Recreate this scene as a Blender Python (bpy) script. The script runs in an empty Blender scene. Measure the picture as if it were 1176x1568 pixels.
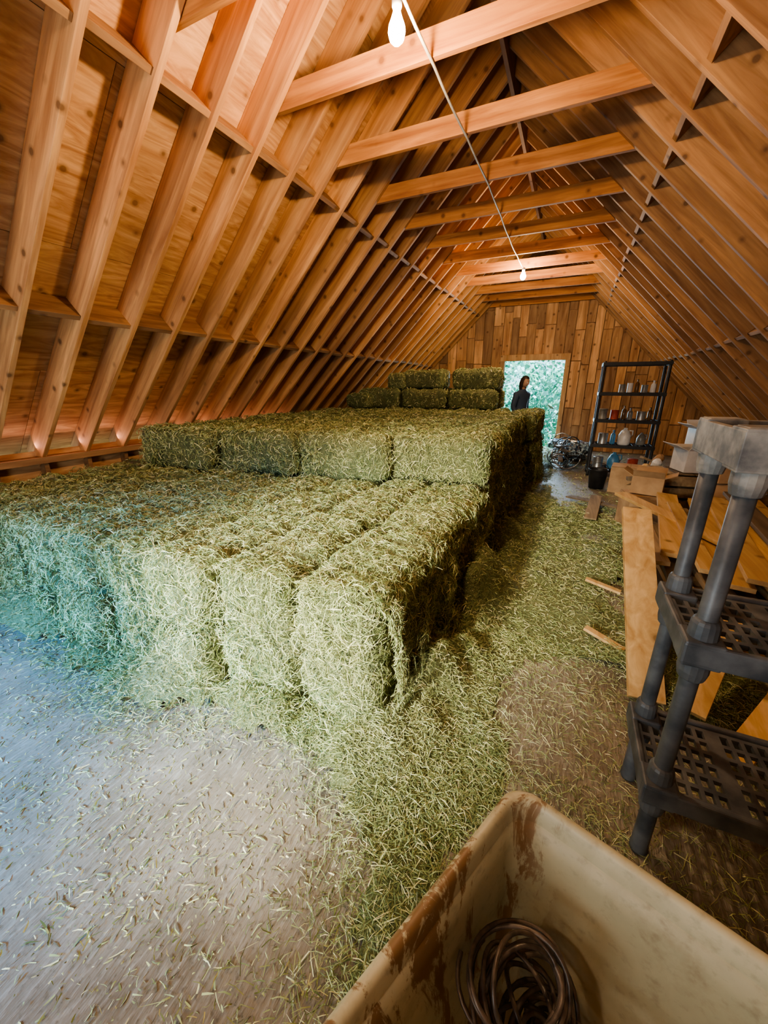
import bpy, math, random
import numpy as np
from mathutils import Matrix, Vector
random.seed(7); rng=np.random.default_rng(11)
S=bpy.context.scene; COL=S.collection
# ---------------------------------------------------------------- materials
def newmat(n):
    m=bpy.data.materials.new(n); m.use_nodes=True
    nt=m.node_tree; b=nt.nodes['Principled BSDF']; b.inputs['Roughness'].default_value=.75
    return m,nt,b
def N(nt,t,**k):
    n=nt.nodes.new(t)
    for a,v in k.items(): setattr(n,a,v)
    return n
def ramp(nt,fac,stops):
    r=N(nt,'ShaderNodeValToRGB'); e=r.color_ramp.elements
    while len(e)<len(stops): e.new(.5)
    for i,(p,c) in enumerate(stops):
        e[i].position=p; e[i].color=(*c,1) if len(c)==3 else c
    nt.links.new(fac,r.inputs[0]); return r.outputs[0]
def mixc(nt,fac,a,b,mode='MIX'):
    m=N(nt,'ShaderNodeMix',data_type='RGBA',blend_type=mode)
    for s,v in ((m.inputs[0],fac),(m.inputs[6],a),(m.inputs[7],b)):
        if isinstance(v,bpy.types.NodeSocket): nt.links.new(v,s)
        elif isinstance(v,(int,float)): s.default_value=v
        else: s.default_value=(*v,1)
    return m.outputs[2]
def bump(nt,b,h,st=.3,dist=.01):
    n=N(nt,'ShaderNodeBump'); n.inputs['Strength'].default_value=st; n.inputs['Distance'].default_value=dist
    nt.links.new(h,n.inputs['Height']); nt.links.new(n.outputs[0],b.inputs['Normal'])
def noise(nt,vec,sc,det=4,rough=.55,dist=0):
    n=N(nt,'ShaderNodeTexNoise'); n.inputs['Scale'].default_value=sc; n.inputs['Detail'].default_value=det
    n.inputs['Roughness'].default_value=rough; n.inputs['Distortion'].default_value=dist
    if vec: nt.links.new(vec,n.inputs['Vector'])
    return n.outputs['Fac']
def wood(name,d,dark,light,sc=18,k=.93,knots=True,var=.35,rough=.7,distort=.6):
    m,nt,b=newmat(name); tc=N(nt,'ShaderNodeTexCoord'); P=tc.outputs['Object']
    geo=N(nt,'ShaderNodeNewGeometry'); ri=geo.outputs['Random Per Island']
    off=N(nt,'ShaderNodeVectorMath',operation='SCALE'); off.inputs[0].default_value=(13.1,7.7,5.3); nt.links.new(ri,off.inputs['Scale'])
    add=N(nt,'ShaderNodeVectorMath',operation='ADD'); nt.links.new(P,add.inputs[0]); nt.links.new(off.outputs[0],add.inputs[1]); Q=add.outputs[0]
    dv=Vector(d).normalized()
    dot=N(nt,'ShaderNodeVectorMath',operation='DOT_PRODUCT'); nt.links.new(Q,dot.inputs[0]); dot.inputs[1].default_value=dv
    mu=N(nt,'ShaderNodeMath',operation='MULTIPLY'); nt.links.new(dot.outputs['Value'],mu.inputs[0]); mu.inputs[1].default_value=k
    sc2=N(nt,'ShaderNodeVectorMath',operation='SCALE'); sc2.inputs[0].default_value=dv; nt.links.new(mu.outputs[0],sc2.inputs['Scale'])
    sub=N(nt,'ShaderNodeVectorMath',operation='SUBTRACT'); nt.links.new(Q,sub.inputs[0]); nt.links.new(sc2.outputs[0],sub.inputs[1])
    f=noise(nt,sub.outputs[0],sc,5,.6,distort)
    c=ramp(nt,f,[(.3,dark),(.5,tuple((a+b2)/2 for a,b2 in zip(dark,light))),(.68,light)])
    big=noise(nt,P,1.3,3)
    c=mixc(nt,ramp(nt,big,[(.35,(.0,)*3),(.7,(.38,)*3)]),c,tuple(x*.6 for x in dark))
    hs=N(nt,'ShaderNodeHueSaturation'); mr=N(nt,'ShaderNodeMapRange'); nt.links.new(ri,mr.inputs[0])
    mr.inputs[3].default_value=1-var; mr.inputs[4].default_value=1+var*.6; nt.links.new(mr.outputs[0],hs.inputs['Value']); nt.links.new(c,hs.inputs['Color']); c=hs.outputs[0]
    if knots:
        v=N(nt,'ShaderNodeTexVoronoi'); v.inputs['Scale'].default_value=5.5; nt.links.new(Q,v.inputs['Vector'])
        kf=ramp(nt,v.outputs['Distance'],[(.09,(.85,)*3),(.13,(.4,)*3),(.22,(0,0,0))])
        c=mixc(nt,kf,c,tuple(x*.4 for x in dark))
    nt.links.new(c,b.inputs['Base Color']); b.inputs['Roughness'].default_value=rough
    bump(nt,b,f,.25,.004); return m
def simple(name,c1,c2,sc=8,rough=.6,metal=0,bmp=.2,st=(.35,.65)):
    m,nt,b=newmat(name); tc=N(nt,'ShaderNodeTexCoord'); f=noise(nt,tc.outputs['Object'],sc,5)
    nt.links.new(ramp(nt,f,[(st[0],c1),(st[1],c2)]),b.inputs['Base Color']); b.inputs['Roughness'].default_value=rough; b.inputs['Metallic'].default_value=metal
    if bmp: bump(nt,b,f,bmp,.003)
    return m
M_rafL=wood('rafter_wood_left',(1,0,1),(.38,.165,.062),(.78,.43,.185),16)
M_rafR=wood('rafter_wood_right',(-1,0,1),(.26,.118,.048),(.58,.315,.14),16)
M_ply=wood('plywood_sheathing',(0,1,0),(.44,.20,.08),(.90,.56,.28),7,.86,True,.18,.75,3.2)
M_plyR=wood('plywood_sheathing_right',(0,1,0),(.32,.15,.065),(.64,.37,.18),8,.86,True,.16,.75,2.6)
M_tie=wood('tie_wood',(1,0,0),(.34,.115,.030),(.77,.35,.11),18)
M_long=wood('longitudinal_wood',(0,1,0),(.22,.10,.042),(.47,.26,.12),18)
M_gab=wood('gable_board_wood',(0,0,1),(.36,.165,.07),(.86,.51,.25),10,.9,True,.50)
M_trim=wood('door_trim_wood',(0,0,1),(.45,.24,.10),(.75,.48,.25),14)
M_lum=wood('lumber_fresh',(0,1,0),(.54,.31,.11),(.90,.64,.32),14,.93,True,.30)
M_old=wood('lumber_weathered',(0,1,0),(.17,.12,.07),(.40,.30,.18),14,.93,True,.5)
def haymat(name,strand=True,dark=1.0):
    m,nt,b=newmat(name); tc=N(nt,'ShaderNodeTexCoord'); geo=N(nt,'ShaderNodeNewGeometry')
    if strand: fac=geo.outputs['Random Per Island']
    else: fac=noise(nt,tc.outputs['Object'],55,6,.7,1.5)
    D=dark
    c=ramp(nt,fac,[(.0 if strand else .3,(.105*D,.15*D,.052*D)),(.35 if strand else .45,(.26*D,.325*D,.125*D)),(.72 if strand else .6,(.46*D,.51*D,.235*D)),(1 if strand else .8,(.77*D,.73*D,.44*D))])
    lf=noise(nt,tc.outputs['Object'],2.2,3)
    c=mixc(nt,ramp(nt,lf,[(.42,(0,0,0)),(.72,(.28,.28,.28))]),c,(.50*D,.46*D,.22*D))
    nt.links.new(c,b.inputs['Base Color']); b.inputs['Roughness'].default_value=.6
    if not strand: bump(nt,b,noise(nt,tc.outputs['Object'],70,5),1,.02)
    return m
M_hay=haymat('hay_strands'); M_bale=haymat('hay_bale_body',False,.40)
def floormat():
    m,nt,b=newmat('dusty_floor'); tc=N(nt,'ShaderNodeTexCoord'); P=tc.outputs['Object']
    f=noise(nt,P,3,6,.6); c=ramp(nt,f,[(.3,(.16,.135,.10)),(.55,(.25,.22,.175)),(.75,(.34,.31,.26))])
    mp=N(nt,'ShaderNodeMapping'); mp.inputs['Scale'].default_value=(30,5,1); mp.inputs['Rotation'].default_value=(0,0,.5); nt.links.new(P,mp.inputs[0])
    g=noise(nt,mp.outputs[0],3,4); c=mixc(nt,ramp(nt,g,[(.5,(0,0,0)),(.72,(.55,.55,.55))]),c,(.46,.43,.38))
    c=mixc(nt,ramp(nt,noise(nt,P,60,3),[(.55,(0,0,0)),(.7,(.5,.5,.5))]),c,(.08,.065,.04))
    nt.links.new(c,b.inputs['Base Color']); b.inputs['Roughness'].default_value=.42; bump(nt,b,g,.7,.010); return m
M_floor=floormat()
M_plastic=simple('shelf_plastic_dusty',(.042,.050,.060),(.135,.145,.155),9,.45,0,.1)
M_dust=simple('shelf_plastic_top_dust',(.09,.092,.095),(.30,.285,.26),14,.65,0,.2)
M_black=simple('black_shelf_plastic',(.008,.008,.009),(.02,.02,.02),9,.5)
M_hose=simple('rusty_wire',(.035,.028,.022),(.13,.10,.075),30,.4,.2)
M_card=simple('cardboard',(.38,.24,.13),(.56,.38,.22),4,.85)
M_white=simple('white_plastic',(.65,.66,.66),(.8,.8,.8),6,.4)
M_blue=simple('blue_plastic',(.05,.18,.35),(.10,.30,.5),6,.4)
M_red=simple('red_paint',(.35,.05,.03),(.5,.10,.06),6,.5)
M_tarp=simple('clear_tarp_plastic',(.03,.05,.08),(.45,.60,.70),16,.25,0,.5,(.45,.62))
M_cord=simple('light_cord_jacket',(.45,.42,.38),(.6,.57,.52),10,.5)
M_metal=simple('galvanised_metal',(.3,.3,.3),(.5,.5,.5),10,.4,.8)
M_glass=simple('amber_glass',(.10,.05,.02),(.2,.12,.05),5,.15)
def binmat():
    m,nt,b=newmat('bin_plastic_stained'); tc=N(nt,'ShaderNodeTexCoord'); P=tc.outputs['Object']
    c=ramp(nt,noise(nt,P,3,5),[(.3,(.31,.30,.20)),(.7,(.53,.505,.36))])
    mp=N(nt,'ShaderNodeMapping'); mp.inputs['Scale'].default_value=(9,9,2.6); nt.links.new(P,mp.inputs[0])
    st=ramp(nt,noise(nt,mp.outputs[0],1.6,8,.72,.6),[(.49,(0,0,0)),(.54,(.9,.9,.9))])
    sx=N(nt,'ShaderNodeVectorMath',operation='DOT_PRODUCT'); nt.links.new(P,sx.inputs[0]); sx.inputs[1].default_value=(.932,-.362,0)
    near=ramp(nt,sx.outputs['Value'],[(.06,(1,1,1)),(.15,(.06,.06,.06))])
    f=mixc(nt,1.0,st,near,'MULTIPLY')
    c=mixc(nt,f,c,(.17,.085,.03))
    c=mixc(nt,ramp(nt,noise(nt,P,45,4),[(.55,(0,0,0)),(.75,(.35,.35,.35))]),c,(.14,.11,.07))
    c=mixc(nt,ramp(nt,noise(nt,P,7,6,.7),[(.52,(0,0,0)),(.72,(.5,.5,.5))]),c,(.20,.15,.09))
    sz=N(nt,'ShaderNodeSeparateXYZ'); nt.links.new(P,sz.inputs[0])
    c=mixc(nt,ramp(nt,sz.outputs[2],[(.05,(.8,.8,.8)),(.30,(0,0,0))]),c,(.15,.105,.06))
    nt.links.new(c,b.inputs['Base Color']); b.inputs['Roughness'].default_value=.5; return m
M_bin=binmat()
# ---------------------------------------------------------------- mesh helpers
class MB:
    def __init__(s): s.v=[]; s.f=[]; s.mi=[]
    def box(s,c,size,R=None,mi=0,taper=1.0):
        i=len(s.v); hx,hy,hz=[a/2 for a in size]; c=Vector(c)
        for sz in (-1,1):
            t=taper if sz>0 else 1
            for sx,sy in ((-1,-1),(1,-1),(1,1),(-1,1)):
                p=Vector((sx*hx*t,sy*hy*t,sz*hz)); s.v.append((R@p if R else p)+c)
        for q in ((0,3,2,1),(4,5,6,7),(0,1,5,4),(1,2,6,5),(2,3,7,6),(3,0,4,7)):
            s.f.append(tuple(i+a for a in q)); s.mi.append(mi)
    def prism(s,poly,y0,y1,mi=0):
        i=len(s.v); n=len(poly)
        for y in (y0,y1):
            for x,z in poly: s.v.append(Vector((x,y,z)))
        s.f.append(tuple(range(i,i+n))); s.f.append(tuple(range(i+2*n-1,i+n-1,-1))); s.mi+= [mi,mi]
        for a in range(n):
            b=(a+1)%n; s.f.append((i+a,i+n+a,i+n+b,i+b)); s.mi.append(mi)
    def lathe(s,prof,c,seg=20,mi=0,R=None,cap=True):
        i=len(s.v); c=Vector(c)
        for r,z in prof:
            for k in range(seg):
                a=2*math.pi*k/seg; p=Vector((r*math.cos(a),r*math.sin(a),z)); s.v.append((R@p if R else p)+c)
        for j in range(len(prof)-1):
            for k in range(seg):
                k2=(k+1)%seg; s.f.append((i+j*seg+k,i+j*seg+k2,i+(j+1)*seg+k2,i+(j+1)*seg+k)); s.mi.append(mi)
        if cap:
            s.f.append(tuple(i+k for k in range(seg-1,-1,-1))); s.mi.append(mi)
            s.f.append(tuple(i+(len(prof)-1)*seg+k for k in range(seg))); s.mi.append(mi)
    def tube(s,pts,r,seg=8,mi=0):
        i=len(s.v); n=len(pts); pts=[Vector(p) for p in pts]
        for j,p in enumerate(pts):
            t=(pts[min(j+1,n-1)]-pts[max(j-1,0)]).normalized()
            a=t.cross(Vector((0,0,1)) if abs(t.z)<.9 else Vector((1,0,0))).normalized(); b=t.cross(a)
            for k in range(seg):
                an=2*math.pi*k/seg; s.v.append(p+a*math.cos(an)*r+b*math.sin(an)*r)
        for j in range(n-1):
            for k in range(seg):
                k2=(k+1)%seg; s.f.append((i+j*seg+k,i+j*seg+k2,i+(j+1)*seg+k2,i+(j+1)*seg+k)); s.mi.append(mi)
    def obj(s,name,mats,parent=None,bevel=0,smooth=False,loc=None):
        me=bpy.data.meshes.new(name); L=Vector(loc) if loc else Vector((0,0,0))
        me.from_pydata([tuple(Vector(p)-L) for p in s.v],[],s.f)
        for m in (mats if isinstance(mats,list) else [mats]): me.materials.append(m)
        me.polygons.foreach_set('material_index',s.mi)
        if smooth: me.polygons.foreach_set('use_smooth',[True]*len(s.f))
        me.update(); o=bpy.data.objects.new(name,me); COL.objects.link(o); o.location=L
        if parent: o.parent=parent; 
        if bevel:
            b=o.modifiers.new('b','BEVEL'); b.width=bevel; b.segments=2; b.limit_method='ANGLE'
        return o
def empty(name,loc=(0,0,0)):
    e=bpy.data.objects.new(name,None); COL.objects.link(e); e.location=loc; e.empty_display_size=.1; return e
RY=lambda a: Matrix.Rotation(math.radians(a),3,'Y')
RZ=lambda a: Matrix.Rotation(math.radians(a),3,'Z')
RX=lambda a: Matrix.Rotation(math.radians(a),3,'X')
# ---------------------------------------------------------------- shell
RXc=-1.0; RZ0=4.69; YB=11.2; YF=-2.1; HW=3.78; PZ=RZ0-HW; RD=.235
def roofz(x): return RZ0-abs(x-RXc)
m=MB(); m.box((RXc,(YB+YF)/2,-.05),(2*HW+.5,YB-YF+.1,.1)); m.obj('floor',M_floor)
ceil=empty('ceiling')
L=HW*math.sqrt(2)+.30
raf=[2.07+.406*k for k in range(-10,23)]
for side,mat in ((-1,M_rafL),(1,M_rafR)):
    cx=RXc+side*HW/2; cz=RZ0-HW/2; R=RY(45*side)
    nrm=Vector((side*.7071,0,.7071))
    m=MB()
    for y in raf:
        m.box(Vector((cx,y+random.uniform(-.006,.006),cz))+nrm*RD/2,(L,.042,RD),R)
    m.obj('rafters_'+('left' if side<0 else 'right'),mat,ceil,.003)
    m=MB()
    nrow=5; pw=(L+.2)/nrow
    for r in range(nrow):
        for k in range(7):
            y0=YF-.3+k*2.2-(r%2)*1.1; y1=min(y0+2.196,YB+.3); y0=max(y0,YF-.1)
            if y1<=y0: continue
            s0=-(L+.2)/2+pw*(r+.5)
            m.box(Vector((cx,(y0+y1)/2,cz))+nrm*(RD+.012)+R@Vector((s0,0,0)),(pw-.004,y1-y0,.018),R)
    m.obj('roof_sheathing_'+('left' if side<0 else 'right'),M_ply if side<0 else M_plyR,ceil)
    m=MB(); m.box(Vector((cx,(YB+YF)/2,cz))+nrm*(RD+.035),(L+.5,YB-YF+.5,.02),R); m.obj('roofing_'+('left' if side<0 else 'right'),M_old,ceil)
    m=MB()
    for zz in (3.28,2.08):
        x=RXc+side*(RZ0-zz)
        for i in range(len(raf)-1):
            y=(raf[i]+raf[i+1])/2
            m.box(Vector((x,y,zz))+nrm*.125+R@Vector((random.uniform(-.02,.02),0,0)),(.04,.36,.20),R)
    m.obj('blocking_'+('left' if side<0 else 'right'),M_long,ceil,.002)
m=MB()
for k in range(-8,33-10,2):
    y=2.07+.406*k+.044
    if y>YB-.1: continue
    m.box((RXc,y,3.56),(2.66,.040,.145))
m.obj('collar_ties',M_tie,ceil,.003)
m=MB(); m.box((RXc,(YB+YF)/2,RZ0+.02),(.04,YB-YF,.30)); m.obj('ridge_board',M_long,ceil,.003)
for side in (-1,1):
    m=MB(); x=RXc+side*HW
    m.box((x+side*.12,(YB+YF)/2,PZ/2),(.02,YB-YF,PZ+.1),None,0)
    m.box((x+side*.04,(YB+YF)/2,PZ-.03),(.14,YB-YF,.06),None,1)
    m.box((x+side*.05,(YB+YF)/2,.025),(.1,YB-YF,.05),None,1)
    for y in raf: m.box((x+side*.06,y,PZ/2),(.09,.04,PZ-.1),None,1)
    m.obj('wall_left' if side<0 else 'wall_right',[M_ply,M_long])
DX0,DX1,DZ=-1.74,-.24,2.22
m=MB(); bw=.235; x=RXc-HW-.1
while x<RXc+HW+.1:
    x1=min(x+bw*random.uniform(.75,1.25),RXc+HW+.12)
    xa,xb=x+.008,x1-.008
    zt=lambda q: max(roofz(q)+.30,.2)
    brk=[0]+sorted([random.uniform(.6,1.1),random.uniform(1.6,2.3),random.uniform(2.65,3.5)])+[9]
    for a,b in zip(brk[:-1],brk[1:]):
        lo=a+.010; hi=b-.010
        if xb>DX0 and xa<DX1:
            if hi<=DZ: continue
            lo=max(lo,DZ)
        ta,tb=min(hi,zt(xa)),min(hi,zt(xb))
        if ta<=lo+.02 or tb<=lo+.02:
            if max(ta,tb)<=lo+.02: continue
            ta=max(ta,lo+.005); tb=max(tb,lo+.005)
        dy=random.uniform(0,.024)
        m.prism([(xa,lo),(xb,lo),(xb,tb),(xa,ta)],YB-.008-dy,YB+.012)
    x=x1
m.prism([(RXc-HW-.2,0),(DX0,0),(DX0,DZ),(DX1,DZ),(DX1,0),(RXc+HW+.2,0),(RXc+HW+.2,PZ+.0),(RXc,RZ0+.34),(RXc-HW-.2,PZ)],YB+.022,YB+.04)
m.obj('wall_back',M_gab)
m=MB()
m.box((DX0-.04,YB-.05,DZ/2),(.10,.04,DZ)); m.box((DX1+.04,YB-.05,DZ/2),(.10,.04,DZ)); m.box(((DX0+DX1)/2,YB-.05,DZ+.06),(DX1-DX0+.18,.042,.15))
m.box((DX0+.01,YB+.03,DZ/2),(.02,.18,DZ)); m.box((DX1-.01,YB+.03,DZ/2),(.02,.18,DZ))
m.obj('trim_1',M_trim,None,.003)
FX0,FX1,FZ=-3.3,-.9,2.1
m=MB()
m.prism([(RXc-HW-.2,0),(FX0,0),(FX0,FZ),(FX1,FZ),(FX1,0),(RXc+HW+.2,0),(RXc+HW+.2,PZ),(RXc,RZ0+.34),(RXc-HW-.2,PZ)],YF-.04,YF)
m.obj('wall_front',M_gab)
# ---------------------------------------------------------------- bulbs and cord
mb_,nt,b=newmat('bulb_glow'); b.inputs['Emission Color'].default_value=(1,.82,.55,1); b.inputs['Emission Strength'].default_value=220
for i,(x,y,en) in enumerate(((-1.06,2.42,80),(-1.0,7.6,64),(-1.0,-1.1,30))):  # last entry is an unseen bulb added behind the camera as warm fill
    e=empty('light_bulb',(x,y,3.368))
    m=MB(); prof=[(.014,.040),(.020,.026),(.030,0),(.041,-.025),(.044,-.048),(.036,-.076),(.019,-.092),(.002,-.096)]
    m.lathe(prof,(0,0,0),20); m.obj('glass_globe',mb_,e,0,True)
    m=MB(); m.lathe([(.018,.085),(.026,.08),(.026,.050),(.018,.035)],(0,0,0),16); m.obj('socket',M_white,e,0,True)
    l=bpy.data.lights.new('bulb_lamp','POINT'); l.energy=en; l.color=(1,.69,.40); l.shadow_soft_size=.05
    o=bpy.data.objects.new('bulb_lamp',l); COL.objects.link(o); o.parent=e; o.location=(0,0,-.16)
m=MB(); pts=[]
for i in range(60):
    y=-1.9+i*(9.55/59); pts.append((-1.03+.012*math.sin(y*1.7),y,3.478-.012*abs(math.sin((y-2.93)*math.pi/.812))))
m.tube(pts,.009); m.obj('electrical_cord',M_cord,None,0,True)
# ---------------------------------------------------------------- hay
def sn(P,sc,seed,n=6):
    r=np.random.default_rng(seed); out=np.zeros(len(P))
    for i in range(n):
        d=r.normal(size=3); d/=np.linalg.norm(d); out+=np.sin(P@d*sc*r.uniform(.6,1.7)+r.uniform(0,6.28))
    return out/math.sqrt(n)
class Bale:
    def __init__(s,c,h,yaw=0): s.c=np.array(c,float); s.h=np.array(h,float); s.a=math.radians(yaw); ca,sa=math.cos(s.a),math.sin(s.a); s.R=np.array([[ca,-sa,0],[sa,ca,0],[0,0,1]]); s.lx=0 if s.h[0]>s.h[1] else 1
    def surf(s,q):
        p=q*s.h; r=.095; inn=np.clip(p,-s.h+r,s.h-r); d=p-inn; ln=np.linalg.norm(d,axis=1,keepdims=True); ln[ln==0]=1; n=d/ln; p=inn+n*r
        al=p[:,s.lx]; off=-.020*(np.exp(-((al-.17)/.03)**2)+np.exp(-((al+.17)/.03)**2))
        w=p@s.R.T+s.c; nw=n@s.R.T
        off=off+.018*sn(w,11,3)+.012*sn(w,34,4)+.002
        return w+nw*off[:,None],nw
bales=[]
J=lambda a=.012: random.uniform(-a,a)
H=.368
f0f=lambda x: np.interp(x,[-4.6,-2.2,-1.3,-.6],[1.20,1.12,1.15,1.24])
for k in range(9):
    X=-.83-.455*k
    f0=float(f0f(X))+[0,.05,-.04,.03,-.03,.04,0,.02,0][k]
    for r in range(9):
        y=f0+.45+.915*r+J(.015)
        dx=J(.012)+(.18 if (k==0 and r>=6) else 0)
        if y>8.7: continue
        for lay in (0,1):
            vis=(k==0) or (r==0) or (lay==1 and r<=2)
            if vis: bales.append(Bale((X+dx+J(.008)-(.02 if lay else 0),y+J(.015)+(.03 if lay else 0),H*(lay+.5)),(.226,.455,.186),J(1.5)))
Z2=2*H
fr=lambda x: 3.38+.20*(x+.6)
for k in range(4):
    X=-1.04-.91*k; bales.append(Bale((X+J(),fr(X)+.23+J(.02),Z2+.213),(.455,.225,.213),4+J(2.)))
for k in range(8):
    X=-.82-.457*k
    for r in range(5):
        y=fr(X)+.95+.915*r
        bales.append(Bale((X+J(.02)+(.15 if (k==0 and r>=3) else 0),y+J(.02),Z2+.21+J(.012)),(.228,.455,.21),J(2)))
Z3=Z2+.424
for k in range(3): bales.append(Bale((-1.72-.93*k,7.75-.1*k,Z3+.183),(.45,.225,.183),J(3)))
bales.append(Bale((-3.92,7.3,Z3+.14),(.26,.225,.14),J(3)))
bales.append(Bale((-1.68,8.3,Z3+.183),(.45,.225,.183),J(3))); bales.append(Bale((-2.6,8.25,Z3+.183),(.45,.225,.183),J(3)))
bales.append(Bale((-1.70,7.95,Z3+.183*3),(.45,.23,.18),J(4))); bales.append(Bale((-2.74,7.8,Z3+.183*3),(.46,.23,.175),J(4)-2)); bales.append(Bale((-3.25,7.72,Z3+.183*3-.03),(.2,.23,.165),J(4)))
stack=empty('hay_bale_stack')
def cubegrid(n):
    v={};V=[];F=[]
    def vid(p):
        key=tuple(np.round(p,5))
        if key not in v: v[key]=len(V); V.append(p)
        return v[key]
    t=np.linspace(-1,1,n+1)
    for ax in range(3):
        for sg in (-1,1):
            o=[i for i in range(3) if i!=ax]
            for i in range(n):
                for j in range(n):
                    q=[]
                    for a,b in ((i,j),(i+1,j),(i+1,j+1),(i,j+1)):
                        p=[0,0,0]; p[ax]=sg; p[o[0]]=t[a]; p[o[1]]=t[b]; q.append(vid(p))
                    if (sg>0)^(ax==1): F.append(q)
                    else: F.append(q[::-1])
    return np.array(V,float),F
CV,CF=cubegrid(14)
for i,bl in enumerate(bales):
    w,_=bl.surf(CV); me=bpy.data.meshes.new('bale'); me.from_pydata(w.tolist(),[],CF); me.materials.append(M_bale)
    me.polygons.foreach_set('use_smooth',[True]*len(CF)); o=bpy.data.objects.new('bale_%d'%(i+1),me); COL.objects.link(o); o.parent=stack
def strands(name,P,Nn,L,W,lift,parent=None,mat=None,droop=.12):
    n=len(P); r=rng.normal(size=(n,3)); 
    t=r-(r*Nn).sum(1,keepdims=True)*Nn; t/=np.linalg.norm(t,axis=1,keepdims=True)
    lf=np.abs(rng.normal(0,1,n))*lift
    t=t+Nn*lf[:,None]; t/=np.linalg.norm(t,axis=1,keepdims=True)
    s=np.cross(t,rng.normal(size=(n,3))); s/=np.linalg.norm(s,axis=1,keepdims=True)
    bend=np.cross(t,s)*(L*rng.normal(0,.16,n))[:,None]
    P=P+Nn*rng.uniform(-.004,.010,n)[:,None]
    a=P-t*(L*.35)[:,None]; mid=P+t*(L*.15)[:,None]+bend; c=P+t*(L*.65)[:,None]-Nn*(L*droop)[:,None]; c[:,2]-=L*droop*.8
    hw=(s*(W/2)[:,None])
    V=np.stack([a-hw,a+hw,mid-hw,mid+hw,c-hw*.4,c+hw*.4],1).reshape(-1,3)
    base=(np.arange(n)*6)[:,None]; F=np.concatenate([base+np.array([0,1,3,2]),base+np.array([2,3,5,4])],1).reshape(-1)
    me=bpy.data.meshes.new(name); me.vertices.add(len(V)); me.vertices.foreach_set('co',V.astype(np.float32).ravel())
    me.loops.add(len(F)); me.loops.foreach_set('vertex_index',F.astype(np.int32)); me.polygons.add(2*n)
    me.polygons.foreach_set('loop_start',np.arange(0,8*n,4,dtype=np.int32)); me.polygons.foreach_set('loop_total',np.full(2*n,4,dtype=np.int32))
    me.update(calc_edges=True); me.validate(); me.materials.append(mat or M_hay)
    o=bpy.data.objects.new(name,me); COL.objects.link(o)
    if parent: o.parent=parent
    return o
cam0=np.array([0,0,1.6]); allP=[];allN=[]
C=np.array([b.c for b in bales]); HH=np.array([b.h for b in bales])
for i,bl in enumerate(bales):
    d=np.linalg.norm(bl.c-cam0); dens=24000/(1+(d/2.1)**2)
    h=bl.h
    faces=[(2,1,4*h[0]*h[1]),(1,-1,4*h[0]*h[2]),(0,1,4*h[1]*h[2]),(0,-1,4*h[1]*h[2]*.3)]
    for ax,sg,ar in faces:
        n=int(ar*dens); q=rng.uniform(-1,1,(n,3)); q[:,ax]=sg
        P,Nn=bl.surf(q); T=P+Nn*.07
        ins=np.zeros(n,bool)
        near=[j for j in range(len(bales)) if j!=i and np.all(np.abs(C[j]-bl.c)<HH[j]+h+.1)]
        for j in near: ins|=np.all(np.abs(T-C[j])<HH[j]-.004,axis=1)
        ins|=(np.abs(Nn[:,ax])<.90)&(rng.uniform(0,1,n)<.40)
        allP.append(P[~ins]); allN.append(Nn[~ins])
def shell(n,fn,nrm,lump=.022):
    u=rng.uniform(0,1,n); v=rng.uniform(0,1,n); P=fn(u,v); n=len(P); Nv=np.tile(np.array(nrm,float),(n,1))
    P=P+Nv*(.008+lump*sn(P,16,77)+.014*sn(P,47,78))[:,None]
    allP.append(P); allN.append(Nv+rng.normal(0,.25,(n,3)))
def lerp(a,b,t): return a+(b-a)*t
seam=lambda x: np.abs(((-.6025-x)/.455)%1.0-.5)*2
def f1(u,v): x=lerp(-4.5,-.64,u); y=f0f(x)+.03+v**1.5*2.1; P=np.stack([x,y,.742-.05*seam(x)**6],1); return P[rng.uniform(0,1,len(P))>.8*seam(x)**8]
shell(20000,f1,(0,0,1))
def f2(u,v):
    x=lerp(-4.5,-.64,u**.8); z=lerp(.02,.72,v); s=seam(x); zs=np.abs(z/H%1-.5)*2
    P=np.stack([x,f0f(x)+.01-.05*(1-z/.74)**2+.09*s**6+.04*zs**6,z],1); return P[rng.uniform(0,1,len(P))>.95*np.maximum(s**6,.0)]
shell(10000,f2,(0,-1,.25),.03)
def f3(u,v): y=lerp(1.3,8.3,u**1.5); z=lerp(.0,.70,v); return np.stack([-.602+.10*(1-z/.74)**2+.17*(y>6.7),y,z],1)
shell(12000,f3,(1,0,.2),.035)
def f4(u,v): x=lerp(-4.2,-.66,u); z=lerp(.76,1.13,v); return np.stack([x,fr(x)+.03,z],1)
shell(2500,f4,(0,-1,.2),.02)
def f5(u,v): x=lerp(-4.2,-.62,u); return np.stack([x,fr(x)+.05+v**1.4*3.9,0*x+1.155],1)
shell(12000,f5,(0,0,1),.02)
def f6(u,v): x=lerp(-.66,-.60,u); y=f0f(x)+.03+rng.uniform(0,2.1,len(x)); return np.stack([x,y,lerp(.66,.72,1-u)],1)
shell(2500,f6,(.7,0,.7),.02)
P=np.concatenate(allP); Nn=np.concatenate(allN); Nn/=np.linalg.norm(Nn,axis=1,keepdims=True); d=np.linalg.norm(P-cam0,axis=1)
n=len(P); strands('bale_strands',P,Nn,rng.uniform(.022,.09,n),.0026*np.clip(d/2.0,1,3.2)*rng.uniform(.5,1.45,n),.40,stack,None,.2)
print('bale strands',n)
BC=np.array([-.002,.736]); e2=np.array([.955,-.296]); e1=np.array([-.385,-.923]); BW,BL,BH=.70,1.05,.72
E2=np.linalg.inv(np.stack([e2,e1],1))
def inbin(x,y):
    v=E2[0,0]*(x-BC[0])+E2[0,1]*(y-BC[1]); u=E2[1,0]*(x-BC[0])+E2[1,1]*(y-BC[1])
    return (u>.0)&(u<BL)&(v>.0)&(v<BW)
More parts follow.
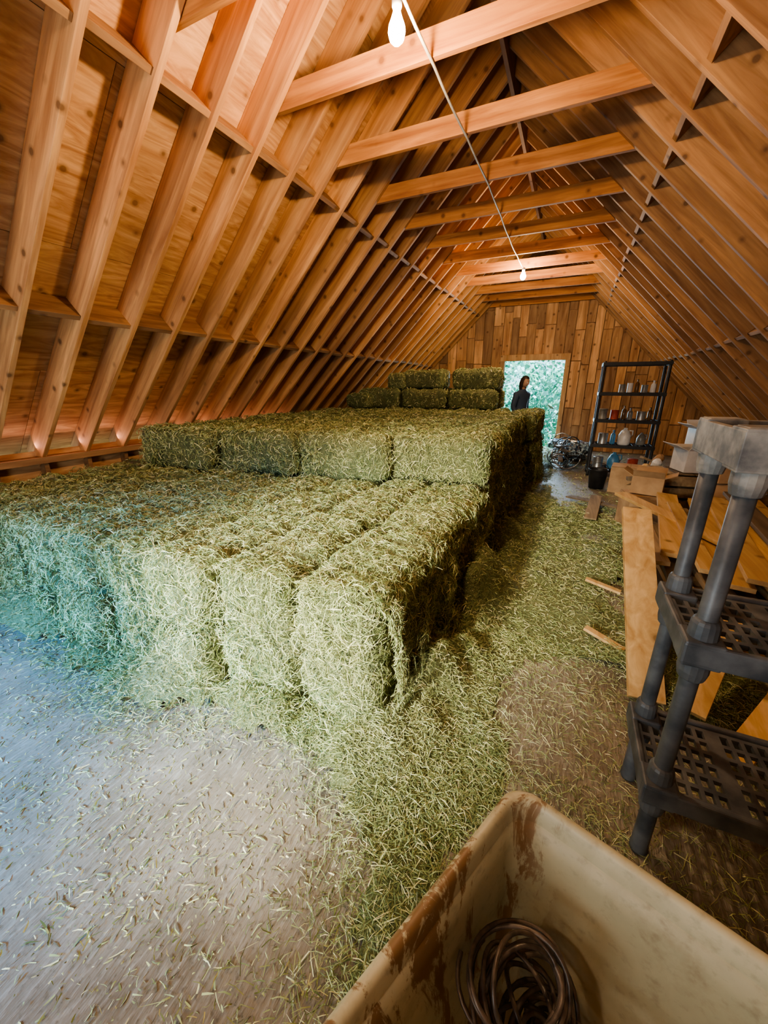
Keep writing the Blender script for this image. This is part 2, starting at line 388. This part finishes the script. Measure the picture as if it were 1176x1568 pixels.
ss=lambda a,b,x: (lambda t:t*t*(3-2*t))(np.clip((x-a)/(b-a),0,1))
def hmask(x,y):
    P=np.stack([x,y,0*x],1); nz=sn(P,3.5,21)*.12+sn(P,11,22)*.06
    a=ss(-.95,-.28,x+nz); bq=ss(.60,1.04,y+nz*.8)*ss(-5.2,-4.6,x)
    mk=np.maximum(a,bq)
    patch=.52+.48*ss(-.5,.6,sn(P,3.1,31)+.35*sn(P,8,32)+.8*np.exp(-((x+.35)/.35)**2))
    patch=np.where(y<.9,np.maximum(patch,.75),patch)
    mk=mk*patch*(1-.55*ss(1.3,2.2,x))*(1-.75*ss(5.8,7.0,y)*ss(-.25,0.0,x))
    return mk
def hheight(x,y,mk):
    P=np.stack([x,y,0*x],1); n01=.5+.5*np.clip(sn(P,7,41)*.8+sn(P,19,42)*.3,-1,1)
    h=mk*(.004+.075*n01*n01)
    h+=(.10+.22*ss(1.5,2.0,y)*(1-ss(3.6,4.4,y))*n01)*np.exp(-((x+.47)/.16)**2)*ss(1.0,1.4,y)*(.5+.5*n01)
    h+=.18*np.exp(-((y-1.13)/.15)**2)*(1-ss(-.75,-.35,x))*(.25+.75*n01)
    return h
gx=np.arange(-4.65,2.65,.05); gy=np.arange(-.6,10.9,.05); GX,GY=np.meshgrid(gx,gy); fx,fy=GX.ravel(),GY.ravel()
mk=hmask(fx,fy); mk=np.where(inbin(fx,fy),0,mk); hz=hheight(fx,fy,mk)
rub=sn(np.stack([fx,fy,0*fx],1),60,51)*.008
nx,ny=len(gx),len(gy); idx=np.arange(nx*ny).reshape(ny,nx)
TH=.64
good=((mk>TH)|(hz>.045)).reshape(ny,nx)
F=[(int(idx[j,i]),int(idx[j,i+1]),int(idx[j+1,i+1]),int(idx[j+1,i])) for j in range(ny-1) for i in range(nx-1) if good[j,i] and good[j+1,i+1] and good[j,i+1] and good[j+1,i]]
zz=hz-.006+np.minimum(rub,0)-.012*(1-ss(TH,TH+.15,mk)); 
me=bpy.data.meshes.new('hay_mat'); me.from_pydata(np.stack([fx,fy,np.maximum(zz,.001)],1).tolist(),[],F)
M_ground=haymat('hay_litter_ground',False,.45); me.materials.append(M_ground); me.polygons.foreach_set('use_smooth',[True]*len(F))
lh=empty('loose_hay'); o=bpy.data.objects.new('hay_mat',me); COL.objects.link(o); o.parent=lh
def scatter(n,x0,x1,y0,y1): return rng.uniform(x0,x1,n),rng.uniform(y0,y1,n)
Ps=[]
for n,b,pw in ((98000,(-2.2,1.6,.0,2.4),1.6),(54000,(-4.6,.4,.4,1.4),1.6),(42000,(-.7,2.5,2.2,6),1.2),(16000,(-.7,2.5,6,11),1.2)):
    x,y=scatter(n,*b); q=hmask(x,y); keep=(rng.uniform(0,1,n)<q**pw)&(~inbin(x,y)); x,y,q=x[keep],y[keep],q[keep]
    Ps.append(np.stack([x,y,hheight(x,y,q)],1))
P=np.concatenate(Ps); n=len(P); d=np.linalg.norm(P-cam0,axis=1)
Nn=np.zeros((n,3)); Nn[:,2]=1; Nn[:,:2]=rng.normal(0,.25,(n,2)); Nn/=np.linalg.norm(Nn,axis=1,keepdims=True)
strands('hay_litter_strands',P,Nn,.015+.06*rng.uniform(0,1,n)**1.3,.0025*np.clip(d/2.2,1,3)*rng.uniform(.5,1.4,n),.42,lh)
print('litter',n)
x,y=scatter(44000,-3.9,.2,-.6,1.1); cl=.5+.5*np.clip(sn(np.stack([x,y,0*x],1),6,61),-1,1)
k=(~inbin(x,y))&(rng.uniform(0,1,len(x))<(.2+.5*cl)*(.55+.45*ss(-.3,.8,y))); x,y=x[k],y[k]; n=len(x)
P=np.stack([x,y,np.full(n,.002)],1); Nn=np.tile([0,0,1.],(n,1))
M_frag=haymat('hay_fragments',True,1.15)
strands('floor_fragments',P,Nn,.005+.035*rng.uniform(0,1,n)**2,rng.uniform(.0015,.0055,n),.08,lh,M_frag,.04)
# ---------------------------------------------------------------- storage bin
def rrect(w,l,r,inset,z,seg=7):
    pts=[]; x0,y0,x1,y1=inset,inset,w-inset,l-inset
    for (cx,cy,a0) in ((x1-r,y1-r,0),(x0+r,y1-r,90),(x0+r,y0+r,180),(x1-r,y0+r,270)):
        for k in range(seg+1):
            a=math.radians(a0+90*k/seg); pts.append((cx+r*math.cos(a),cy+r*math.sin(a),z))
    return pts
loops=[(.115,.012),(.10,.03),(.04,.60),(.032,.655),(.004,.662),(0,.675),(.002,.694),(.010,.702),(.020,.702),(.027,.694),(.031,.64),(.037,.60),(.106,.06),(.125,.045)]
m=MB(); nl=32
for ins,z in loops:
    for u,v,z_ in rrect(BW,BL,.055 if ins<.05 else .05,ins,z*1.025):
        m.v.append(Vector((u*e2[0]+v*e1[0],u*e2[1]+v*e1[1],z_)))
for j in range(len(loops)-1):
    for k in range(nl):
        k2=(k+1)%nl; m.f.append((j*nl+k,(j+1)*nl+k,(j+1)*nl+k2,j*nl+k2)); m.mi.append(0)
m.f.append(tuple(range(nl))); m.mi.append(0); m.f.append(tuple((len(loops)-1)*nl+k for k in range(nl-1,-1,-1))); m.mi.append(0)
o=m.obj('storage_bin',M_bin,None,0,True); o.location=(BC[0],BC[1],0)
m=MB(); rr=random.Random(3)
for k in range(26):
    t=k/25; c=Vector((.12*(1-t)+.036+rr.uniform(-.010,.03),.49-.03*(1-t)+rr.uniform(-.04,.03),.12+.46*t)); r=rr.uniform(.06,.108)
    R=RZ(-22+rr.uniform(-40,40))@RY(rr.uniform(5,38)*(.4+.6*t))@RX(rr.uniform(-22,22)); pts=[]
    for i in range(41):
        a=2*math.pi*i/32+k; q=r*(1-.006*i); pts.append(c+R@Vector((q*math.cos(a)*.85,q*math.sin(a)*1.1,.012*math.sin(2*a+k)+.0008*i)))
    m.tube(pts,.0045)
for (x0,y0,x1,y1,z0,z1,w) in ((.10,.46,.42,.42,.46,.28,.06),(.05,.42,.30,.30,.38,.14,-.08),(.12,.50,.32,.46,.46,.47,.03),(.14,.46,.30,.40,.42,.32,.07),(.12,.40,.26,.26,.44,.32,.05)):
    m.tube([(lerp(x0,x1,t)+w*math.sin(6*t),lerp(y0,y1,t)+w*math.cos(5*t)-w,lerp(z0,z1,t)+.06*math.sin(4*t)) for t in [i/30 for i in range(31)]],.005)
m.obj('coiled_wire',M_hose,None,0,True)
# ---------------------------------------------------------------- foreground plastic shelving
sh=empty('plastic_shelving_unit',(0,0,0))
SX0,SX1,SY0,SY1=.385,1.33,1.20,1.60
posts=[(SX0+.05,SY0+.05),(SX0+.05,SY1-.05),(SX1-.05,SY0+.05),(SX1-.05,SY1-.05)]
m=MB()
for px,py in posts:
    m.lathe([(.026,0),(.030,.01),(.027,.04),(.026,.30),(.025,.88),(.026,1.42)],(px,py,.0),20)
m.obj('posts',M_plastic,sh,0,True)
for li,z in enumerate((.31,.87,1.45)):
    m=MB(); cx,cy=(SX0+SX1)/2,(SY0+SY1)/2; hh=.07 if z<1.4 else .095
    m.box((cx,SY0+.011,z),(SX1-SX0,.022,hh)); m.box((cx,SY1-.011,z),(SX1-SX0,.022,hh))
    m.box((SX0+.011,cy,z),(.022,SY1-SY0-.04,hh)); m.box((SX1-.011,cy,z),(.022,SY1-SY0-.04,hh))
    for px,py in posts:
        m.box((px,py,z),(.098,.098,hh+.012)); m.lathe([(.034,-.10),(.040,-.07),(.04,-.02)],(px,py,z-hh/2+.03),16)
        if z<1.4: m.lathe([(.038,0),(.036,.05),(.030,.065)],(px,py,z+hh/2),16)
    if z>1.4:
        for px,py in posts: m.box((px,py,z+.05),(.085,.085,.012))
        for i in range(18):
            xx=SX0+.13+i*.042
            if xx<SX1-.12: m.box((xx,SY0-.002,z),(.008,.006,hh*.7))
    m.obj('shelf_frame_%d'%(li+1),[M_dust if z>1.4 else M_plastic],sh,.007)
    V=[];Fc=[]; xs=[SX0+.02]; t=0
    while xs[-1]<SX1-.03: xs.append(xs[-1]+(.013 if t%2==0 else .024)); t+=1
    ys=[SY0+.02]; t=0
    while ys[-1]<SY1-.03: ys.append(ys[-1]+(.016 if t%2==0 else .040)); t+=1
    nx_,ny_=len(xs),len(ys)
    for yy in ys:
        for xx in xs: V.append((xx,yy,z+hh/2-.012))
    for j in range(ny_-1):
        for i in range(nx_-1):
            edge=any(abs((xs[i]+xs[i+1])/2-px)<.055 and abs((ys[j]+ys[j+1])/2-py)<.055 for px,py in posts)
            mid=(i%14 in (12,13))
            if i%2==1 and j%2==1 and not edge and not mid: continue
            Fc.append((j*nx_+i,j*nx_+i+1,(j+1)*nx_+i+1,(j+1)*nx_+i))
    me=bpy.data.meshes.new('deck'); me.from_pydata(V,[],Fc); me.materials.append(M_dust if z>1.4 else M_plastic)
    o=bpy.data.objects.new('shelf_deck_%d'%(li+1),me); COL.objects.link(o); o.parent=sh
    so=o.modifiers.new('s','SOLIDIFY'); so.thickness=.016
# ---------------------------------------------------------------- lumber
m=MB()
def plank(m,a,b,w,t,roll=0,mi=0):
    a=Vector(a);b=Vector(b); d=b-a; y=d.normalized(); x=y.cross(Vector((0,0,1))).normalized(); z=x.cross(y)
    R=Matrix((x,y,z)).transposed()@RY(roll); m.box((a+b)/2,(w,d.length,t),R,mi)
for lay in range(9):
    z=.03+.045*lay
    for k in range(6):
        if random.random()<.12: continue
        xx=.66+k*.170+J(.03)+.02*lay; y0=2.75+random.uniform(-.2,.35); y1=y0+random.uniform(1.4,1.75); sk=J(.05)
        plank(m,(xx-sk,y0,z+J(.004)),(xx+sk,y1,z+J(.006)),random.uniform(.11,.18),.036,J(2),0 if random.random()<.6 else 1)
z=.47
for a,b,w,mi in (((1.02,2.7,z),(1.30,4.7,z+.03),.19,1),((1.24,2.55,z+.03),(1.48,4.7,z+.05),.20,1),((1.46,2.6,z+.02),(1.66,4.7,z+.08),.18,1),((.78,3.0,z+.03),(1.02,4.7,z+.06),.17,1),((.60,4.6,z+.05),(1.15,3.3,z+.06),.12,1),((.66,2.9,z),(.68,4.2,z+.01),.16,0),((1.12,2.65,z+.07),(1.38,4.6,z+.09),.15,1),((1.35,2.6,z+.10),(1.52,4.65,z+.14),.14,0),((.90,2.75,z+.05),(1.0,4.3,z+.07),.10,1)):
    plank(m,a,b,w,.03,J(3),mi)
m.obj('lumber_pile',[M_old,M_lum],None,.002)
m=MB(); plank(m,(.565,2.04,.03),(.50,2.98,.80),.17,.035,3); 
plank(m,(.58,2.50,.0),(.58,2.505,.40),.09,.05); m.obj('leaning_plank',M_lum,None,.002)
m=MB(); plank(m,(.30,3.25,.10),(.55,3.20,.06),.05,.02); m.obj('wood_offcut',M_lum,None,.002)
m=MB(); plank(m,(.28,2.52,.09),(.50,2.42,.05),.05,.02); m.obj('wood_offcut',M_lum,None,.002)
m=MB(); plank(m,(.72,1.95,.10),(.95,2.45,.40),.12,.03); plank(m,(.84,1.75,.08),(1.3,2.4,.30),.10,.03); m.obj('scrap_wood',M_lum,None,.002)
m=MB(); plank(m,(.15,6.1,.05),(.75,5.6,.10),.12,.02);plank(m,(.40,5.1,.05),(.5,6.0,.12),.14,.02); m.obj('scrap_wood',[M_old],None,.002)
def crate(name,c,s,rot,mat):
    m=MB(); R=RZ(rot); x,y,h=s
    n=4; sl=h/n
    for i in range(n):
        zc=sl*(i+.5)
        for sy in (-1,1): m.box(R@Vector((0,sy*y/2,zc)),(x,.018,sl*.82),R)
        for sx in (-1,1): m.box(R@Vector((sx*(x/2-.01),0,zc)),(.018,y-.02,sl*.82),R)
    for sx in (-1,1):
        for sy in (-1,1): m.box(R@Vector((sx*(x/2-.03),sy*(y/2-.03),h/2)),(.035,.035,h),R)
    m.box(Vector((0,0,.012)),(x-.03,y-.03,.02),R)
    for i in range(4): m.box(R@Vector((-x/2+x*(i+.5)/4,0,h+.008)),(x/4*.9,y,.015),R)
    o=m.obj(name,mat,None,.002); o.location=c; return o
crate('wooden_crate',(1.42,5.85,.0),(.75,.5,.58),8,M_old)
crate('wooden_crate',(2.2,5.6,.0),(.50,.6,.50),-6,M_old)
def cbox(c,s,rot,openf=True,mat=None):
    m=MB(); R=RZ(rot); x,y,h=s; t=.006
    m.box((0,0,t),(x,y,t),R)
    for sy in (-1,1): m.box(R@Vector((0,sy*y/2,h/2)),(x,t,h),R)
    for sx in (-1,1): m.box(R@Vector((sx*x/2,0,h/2)),(t,y,h),R)
    for sx in (-1,1):
        if openf:
            a=math.radians(random.uniform(20,55)); w=y*.5; m.box(R@Vector((sx*(x/2+math.cos(a)*w*.5),0,h+math.sin(a)*w*.5)),(w,y,t),R@RY(-sx*math.degrees(a)))
        else: m.box(R@Vector((sx*x/4,0,h+t)),(x/2-.003,y,t),R)
    if openf:
        for sy in (-1,1):
            a=math.radians(random.uniform(10,60)); w=y*.4; m.box(R@Vector((0,sy*(y/2+math.cos(a)*w*.5),h+math.sin(a)*w*.5)),(x,w,t),R@RX(sy*math.degrees(a)))
    o=m.obj('cardboard_box',mat or M_card); o.location=c
M_wcard=simple('white_cardboard',(.55,.55,.54),(.72,.71,.69),5,.8)
cbox((1.50,5.85,.605),(.42,.32,.26),15,True,M_wcard); cbox((.98,7.0,.0),(.50,.38,.40),-8,False); cbox((2.2,5.6,.53),(.32,.30,.2),-10,True); cbox((1.95,7.2,0),(.55,.45,.7),5,False); cbox((1.9,7.2,.72),(.40,.35,.28),15,True,M_white)
cbox((.93,5.2,0),(.42,.34,.40),12,False); cbox((.93,5.2,.42),(.30,.24,.20),-14,True); cbox((1.62,5.15,0),(.46,.34,.62),-6,False); cbox((1.60,5.13,.64),(.34,.26,.22),20,False)
def blob(name,c,s,mat,seed,amp=.12):
    V=CV/np.maximum(1,np.linalg.norm(CV,axis=1,keepdims=True)**.72); V=V*np.array(s)/2; V=V*(1+amp*sn(V*1.0,14,seed)[:,None]*.6+.25*amp*sn(V,45,seed+1)[:,None]); V[:,2]-=V[:,2].min()
    me=bpy.data.meshes.new(name); me.from_pydata(V.tolist(),[],CF); me.materials.append(mat); me.polygons.foreach_set('use_smooth',[True]*len(CF)); o=bpy.data.objects.new(name,me); COL.objects.link(o); o.location=c
M_burlap=simple('burlap',(.25,.17,.10),(.42,.32,.22),30,.9)
blob('feed_sack',(2.3,4.6,.0),(.5,.7,.42),M_burlap,5); blob('feed_sack',(2.3,3.7,.0),(.5,.7,.42),M_burlap,6)
blob('crumpled_tarp',(.22,9.7,0),(.55,.7,.34),M_tarp,9,.40)
blob('crumpled_tarp',(.0,10.5,0),(.7,.5,.28),M_tarp,12,.40)
m=MB(); rj=random.Random(5)
for i in range(46):
    px=rj.uniform(.95,2.1); py=rj.uniform(6.3,6.7); pz=.03+rj.random()**1.4*.55
    R=RZ(rj.uniform(0,180))@RX(rj.uniform(-35,35)); mi=rj.choice((0,0,1,1,2,3,4))
    if rj.random()<.65: m.box((px,py,pz+.05),(rj.uniform(.05,.14),rj.uniform(.15,.45),rj.uniform(.015,.05)),R,mi)
    else: m.lathe([(.05,0),(.06,.01),(.06,.16),(.03,.2)],(px,py,pz),12,mi,R)
m.obj('junk_heap',[M_old,M_lum,M_card,M_white,M_black],None,.002)
m=MB(); rt=random.Random(9)
for k in range(30):
    c=Vector((.05+rt.uniform(-.18,.16),8.75+rt.uniform(-.45,.45),.18+rt.uniform(-.03,.30))); r=rt.uniform(.08,.24); R=RZ(rt.uniform(0,180))@RX(rt.uniform(-70,70)); c.z=max(c.z,.03+r*.75)
    m.tube([c+R@Vector((r*math.cos(a),r*math.sin(a),.02*math.sin(3*a))) for a in [2*math.pi*i/28 for i in range(29)]],.011,6,k%3)
for k in range(20):
    m.box((.05+rt.uniform(-.15,.15),8.75+rt.uniform(-.4,.4),.08+rt.random()*.4),(rt.uniform(.05,.12),rt.uniform(.15,.35),.03),RZ(rt.uniform(0,180))@RX(rt.uniform(-30,30)),k%4)
m.obj('tangled_scrap_heap',[M_black,M_tarp,M_metal,M_old],None,0,False)
m=MB(); m.lathe([(.11,0),(.14,.30),(.148,.31),(.14,.315),(.132,.30),(.105,.012)],(0,0,0),24); 
m.tube([(.145*math.cos(a),.02,.30+.11*math.sin(a)) for a in [math.pi*i/16 for i in range(17)]],.004); o=m.obj('bucket',M_black,None,0,True); o.location=(.55,7.0,.01)
# ---------------------------------------------------------------- back shelving
bs=empty('utility_shelving')
bx0,bx1,by0,by1=.42,1.42,8.0,8.45
m=MB()
for px in (bx0+.03,bx1-.03):
    for py in (by0+.03,by1-.03): m.lathe([(.026,0),(.024,.03),(.024,1.97),(.018,2.0)],(px,py,0),14)
m.obj('posts',M_black,bs,0,True)
lev=(.12,.56,1.0,1.46,1.95); m=MB()
for z in lev:
    for yy in (by0+.015,by1-.015): m.box(((bx0+bx1)/2,yy,z),(bx1-bx0,.03,.055))
    for xx in (bx0+.015,bx1-.015): m.box((xx,(by0+by1)/2,z),(.03,by1-by0-.06,.055))
    for i in range(9): m.box((bx0+.07+i*.107,(by0+by1)/2,z+.015),(.07,by1-by0-.05,.012))
m.obj('shelves',M_black,bs,.003)
def bottle(name,c,r,h,mat,kind=0):
    m=MB()
    if kind==0: pr=[(r*.9,0),(r,.01),(r,h*.62),(r*.8,h*.72),(r*.35,h*.8),(r*.33,h*.93),(r*.4,h*.94),(r*.4,h)]
    elif kind==1: pr=[(r,0),(r,.006),(r*.97,.012),(r*.97,h-.012),(r,h-.006),(r,h)]
    else: pr=[(r*.8,0),(r,.02),(r,h*.55),(r*.6,h*.85),(r*.3,h*.9),(r*.3,h)]
    m.lathe(pr,(0,0,0),16)
    if kind==2: m.tube([(r*.6,0,h*.85),(r*1.15,0,h*.85),(r*1.2,0,h*.6),(r*.98,0,h*.45)],.012)
    o=m.obj(name,mat,None,0,True); o.location=c
def on(z): return z+.022
M_gry=simple('grey_jar',(.15,.15,.14),(.3,.3,.28),8,.3)
for z,items in ((.56,[('plastic_jug',.95,.10,.30,M_white,2),('plastic_jug',1.22,.07,.22,M_gry,2),('paint_can',.62,.08,.19,M_metal,1),('spray_bottle',.78,.04,.25,M_blue,0)]),
    (1.0,[('paint_can',.55,.075,.18,M_gry,1),('paint_can',.74,.07,.16,M_red,1),('glass_bottle',.88,.035,.24,M_glass,0),('glass_bottle',.98,.04,.2,M_gry,0),('paint_can',1.14,.07,.15,M_metal,1),('glass_bottle',1.27,.035,.22,M_glass,0)]),
    (1.46,[('glass_jar',.78,.05,.14,M_gry,1),('glass_jar',.9,.045,.16,M_white,1),('glass_bottle',1.0,.035,.22,M_glass,0),('glass_jar',1.12,.05,.13,M_gry,1),('glass_bottle',1.24,.04,.2,M_white,0)]),
    (.12,[('paint_can',.6,.085,.2,M_metal,1),('plastic_jug',.85,.1,.3,M_blue,2),('paint_can',1.15,.085,.2,M_red,1)])):
    for nm,xx,r,h,mt,kd in items: bottle(nm,(xx,8.18+J(.06),on(z)),r,h,mt,kd)
# ---------------------------------------------------------------- person
pe=empty('person',(-1.02,9.55,0)); pe.rotation_euler=(0,0,math.radians(60))
mj,nt,b=newmat('clothing'); tc=N(nt,'ShaderNodeTexCoord'); sx=N(nt,'ShaderNodeSeparateXYZ'); nt.links.new(tc.outputs['Object'],sx.inputs[0])
mm=N(nt,'ShaderNodeMath',operation='DIVIDE'); nt.links.new(sx.outputs[2],mm.inputs[0]); mm.inputs[1].default_value=2
r=ramp(nt,mm.outputs[0],[(0,(.02,.015,.01)),(.055,(.03,.04,.07)),(.44,(.04,.06,.11)),(.76,(.25,.15,.10))]); 
for n_ in nt.nodes:
    if n_.type=='VALTORGB': n_.color_ramp.interpolation='CONSTANT'
nt.links.new(r,b.inputs['Base Color'])
M_skin=simple('skin',(.38,.22,.15),(.46,.28,.2),10,.55,0,.05); M_hair=simple('hair',(.015,.01,.008),(.04,.025,.018),60,.5)
def skin(name,V,E,Rr,mat,parent,sub=2):
    me=bpy.data.meshes.new(name); me.from_pydata(V,E,[]); me.materials.append(mat); o=bpy.data.objects.new(name,me); COL.objects.link(o); o.parent=parent
    o.modifiers.new('Skin','SKIN')
    for i,rr in enumerate(Rr): me.skin_vertices[0].data[i].radius=rr if isinstance(rr,tuple) else (rr,rr)
    me.skin_vertices[0].data[0].use_root=True
    o.modifiers['Skin'].use_smooth_shade=True
    s=o.modifiers.new('Sub','SUBSURF'); s.levels=sub; s.render_levels=sub; return o
V=[(0,0,.96),(0,.0,1.10),(0,.01,1.27),(0,.005,1.42),(0,-.005,1.50),(0,-.025,1.58)]; E=[(0,1),(1,2),(2,3),(3,4),(4,5)]
Rr=[(.16,.12),(.15,.12),(.18,.13),(.14,.10),(.065,.065),(.052,.055)]
hands=[]
for s in (-1,1):
    i=len(V); V+=[(s*.185,.01,1.41),(s*.235,.04,1.13),(s*.205,-.10,.92)]; E+=[(3,i),(i,i+1),(i+1,i+2)]; Rr+=[.080,.060,.038]; hands.append((s,V[-1]))
    j=len(V); V+=[(s*.095,0,.88),(s*.11,-.015,.50),(s*.115,.02,.09),(s*.125,-.06,.045),(s*.13,-.16,.035)]; E+=[(0,j),(j,j+1),(j+1,j+2),(j+2,j+3),(j+3,j+4)]; Rr+=[.095,.065,.045,.045,.035]
skin('body',V,E,Rr,mj,pe)
for s,w in hands:
    w=Vector(w); V=[w+Vector((0,.0,.01)),w+Vector((0,-.02,-.05)),w+Vector((0,-.03,-.085))]; E=[(0,1),(1,2)]; Rr=[(.024,.018),(.036,.015),(.038,.014)]
    skin('palm_%s'%('l' if s>0 else 'r'),V,E,Rr,M_skin,pe)
    for k,ln in enumerate((.068,.078,.074,.058)):
        off=(k-1.5)*.020; b0=w+Vector((s*.0,-.03+off,-.075)); V=[b0,b0+Vector((-s*.008,-.004,-ln*.45)),b0+Vector((-s*.022,-.005,-ln*.78)),b0+Vector((-s*.036,-.004,-ln))]
        skin('finger_%d_%s'%(k+1,'l' if s>0 else 'r'),V,[(0,1),(1,2),(2,3)],[.010,.009,.008,.007],M_skin,pe,1)
    b0=w+Vector((0,-.035,-.035)); skin('thumb_%s'%('l' if s>0 else 'r'),[b0,b0+Vector((-s*.02,-.03,-.025)),b0+Vector((-s*.028,-.035,-.055))],[(0,1),(1,2)],[.012,.010,.009],M_skin,pe,1)
V=CV/np.linalg.norm(CV,axis=1,keepdims=True); x,y,z=V[:,0].copy(),V[:,1].copy(),V[:,2].copy()
hx=x*.074*(1-.18*np.clip(-z,0,1)); hy=y*.095; hzz=z*.118
hy+=-.024*np.exp(-((x/.16)**2+((z+.12)/.16)**2))*(y<0)
hy+=.010*np.exp(-(((np.abs(x)-.38)/.17)**2+((z-.08)/.12)**2))*(y<0)
hy+=-.008*np.exp(-((x/.3)**2+((z+.50)/.09)**2))*(y<0)
hy+=-.010*np.exp(-((x/.3)**2+((z+.82)/.15)**2))*(y<0)
me=bpy.data.meshes.new('head'); me.from_pydata(np.stack([hx,hy,hzz],1).tolist(),[],CF); me.materials.append(M_skin); me.polygons.foreach_set('use_smooth',[True]*len(CF))
hd=bpy.data.objects.new('head',me); COL.objects.link(hd); hd.parent=pe; hd.location=(0,-.045,1.675); hd.rotation_euler=(math.radians(14),0,0)
m=MB()
for s in (-1,1):
    m.lathe([(.001,-.011),(.008,-.008),(.011,0),(.008,.008),(.001,.011)],(s*.029,-.080,.010),10)
m.obj('eyes',M_white,hd,0,True)
m=MB(); 
for s in (-1,1): m.lathe([(.004,-.03),(.014,-.015),(.018,.0),(.016,.02),(.004,.03)],(s*.074,.005,-.01),10)
m.obj('ears',M_skin,hd,0,True)
keep=(y>-.35)|(z>.55); hv=V.copy(); hv[:,0]*=.090; hv[:,1]=hv[:,1]*.112+.012; hv[:,2]=hv[:,2]*.130+.006
low=(z<0)&(y>-.35); hv[low,2]-=.12*(-z[low]); hv[low,0]*=1.15
Fk=[f for f in CF if all(keep[i] for i in f)]
me=bpy.data.meshes.new('hair'); me.from_pydata(hv.tolist(),[],Fk); me.materials.append(M_hair); me.polygons.foreach_set('use_smooth',[True]*len(Fk)); o=bpy.data.objects.new('hair',me); COL.objects.link(o); o.parent=hd
# ---------------------------------------------------------------- outside
m=MB(); m.box((0,22,-3.05),(60,40,.1)); m.obj('ground_exterior',simple('grass',(.05,.12,.03),(.12,.22,.06),3,.9))
M_leaf,nt,b=newmat('leaves'); geo=N(nt,'ShaderNodeNewGeometry'); nt.links.new(ramp(nt,geo.outputs['Random Per Island'],[(0,(.05,.26,.16)),(.5,(.18,.56,.42)),(1,(.48,.85,.88))]),b.inputs['Base Color'])
for (tx,ty,tz,rr_) in ((-3.2,19,.6,2.6),(.4,18,.2,2.3),(3.8,20,1.0,2.8),(-7,22,1,3.2),(-1.2,24,1.0,3.6)):
    e=empty('tree',(tx,ty,-3)); n=3600
    q=rng.normal(size=(n,3)); q/=np.linalg.norm(q,axis=1,keepdims=True); rad=rr_*(.65+.35*rng.uniform(0,1,n)**.5)*(1+.15*sn(q,5,int(rr_*10)))
    P=q*rad[:,None]*np.array([1,1,1.0])+np.array([0,0,tz+3]); 
    o=strands('leaves',P,q,rng.uniform(.12,.26,n),rng.uniform(.08,.16,n),.6,e,M_leaf)
    m=MB(); m.lathe([(.22,0),(.16,1),(.13,2.5),(.06,tz+3.5)],(0,0,0),10); 
    for a in range(4): m.tube([(0,0,1.8+.3*a),(.6*math.cos(a*1.7),.6*math.sin(a*1.7),2.6+.3*a),(1.3*math.cos(a*1.7),1.3*math.sin(a*1.7),3.3+.3*a)],.05)
    m.obj('trunk',M_old,e,0,True)
# ---------------------------------------------------------------- lights
def area(name,loc,target,sx_,sy_,en,col):
    l=bpy.data.lights.new(name,'AREA'); l.shape='RECTANGLE'; l.size=sx_; l.size_y=sy_; l.energy=en; l.color=col
    o=bpy.data.objects.new(name,l); COL.objects.link(o); o.location=loc; o.rotation_euler=(Vector(target)-Vector(loc)).to_track_quat('-Z','Y').to_euler(); return o
area('daylight_front_opening',(-1.7,YF+.02,1.2),(-1.5,1.5,1.3),1.5,1.7,48,(.97,.98,.95))
area('daylight_back_door',(-1,YB-.12,1.1),(-.8,6,.3),1.3,1.9,95,(.5,.78,1.0))
o=area('soffit_daylight',(-4.86,2.0,1.02),(-4.0,2.0,1.35),.05,7.5,9,(1,.60,.48))
o.rotation_euler=(0,math.radians(-115),0)
def spot(name,loc,target,en,col,ang,blend,rad=.2):
    l=bpy.data.lights.new(name,'SPOT'); l.energy=en; l.color=col; l.spot_size=math.radians(ang); l.spot_blend=blend; l.shadow_soft_size=rad
    o=bpy.data.objects.new(name,l); COL.objects.link(o); o.location=loc; o.rotation_euler=(Vector(target)-Vector(loc)).to_track_quat('-Z','Y').to_euler()
spot('blue_skylight_beam',(-3.15,YF+.05,1.95),(-2.6,.28,0),1500,(0.02,.42,1.0),62,1.0,.3)
spot('white_daylight_beam',(-1.45,YF+.05,2.0),(-1.15,1.26,.62),1500,(1,.95,.78),40,1.0,.12)
sl=bpy.data.lights.new('sun','SUN'); sl.energy=9; sl.angle=.01; so=bpy.data.objects.new('sun',sl); COL.objects.link(so); so.rotation_euler=Vector((-.75,.45,-.75)).to_track_quat('-Z','Y').to_euler()
w=bpy.data.worlds.new('World'); S.world=w; w.use_nodes=True; bg=w.node_tree.nodes['Background']; bg.inputs[0].default_value=(.50,.82,1,1); bg.inputs[1].default_value=1.7
# ---------------------------------------------------------------- camera
cd=bpy.data.cameras.new('camera'); cam=bpy.data.objects.new('camera',cd); COL.objects.link(cam); S.camera=cam
cam.location=(0,0,1.6); cam.rotation_euler=(math.radians(90-18.2),0,math.radians(25.07))
cd.sensor_fit='VERTICAL'; cd.sensor_height=36; cd.lens=13.52; cd.clip_start=.03; cd.clip_end=200
S.view_settings.view_transform='AgX'
try: S.view_settings.look='AgX - Medium High Contrast'
except Exception as ex: print(ex)
S.view_settings.exposure=.65
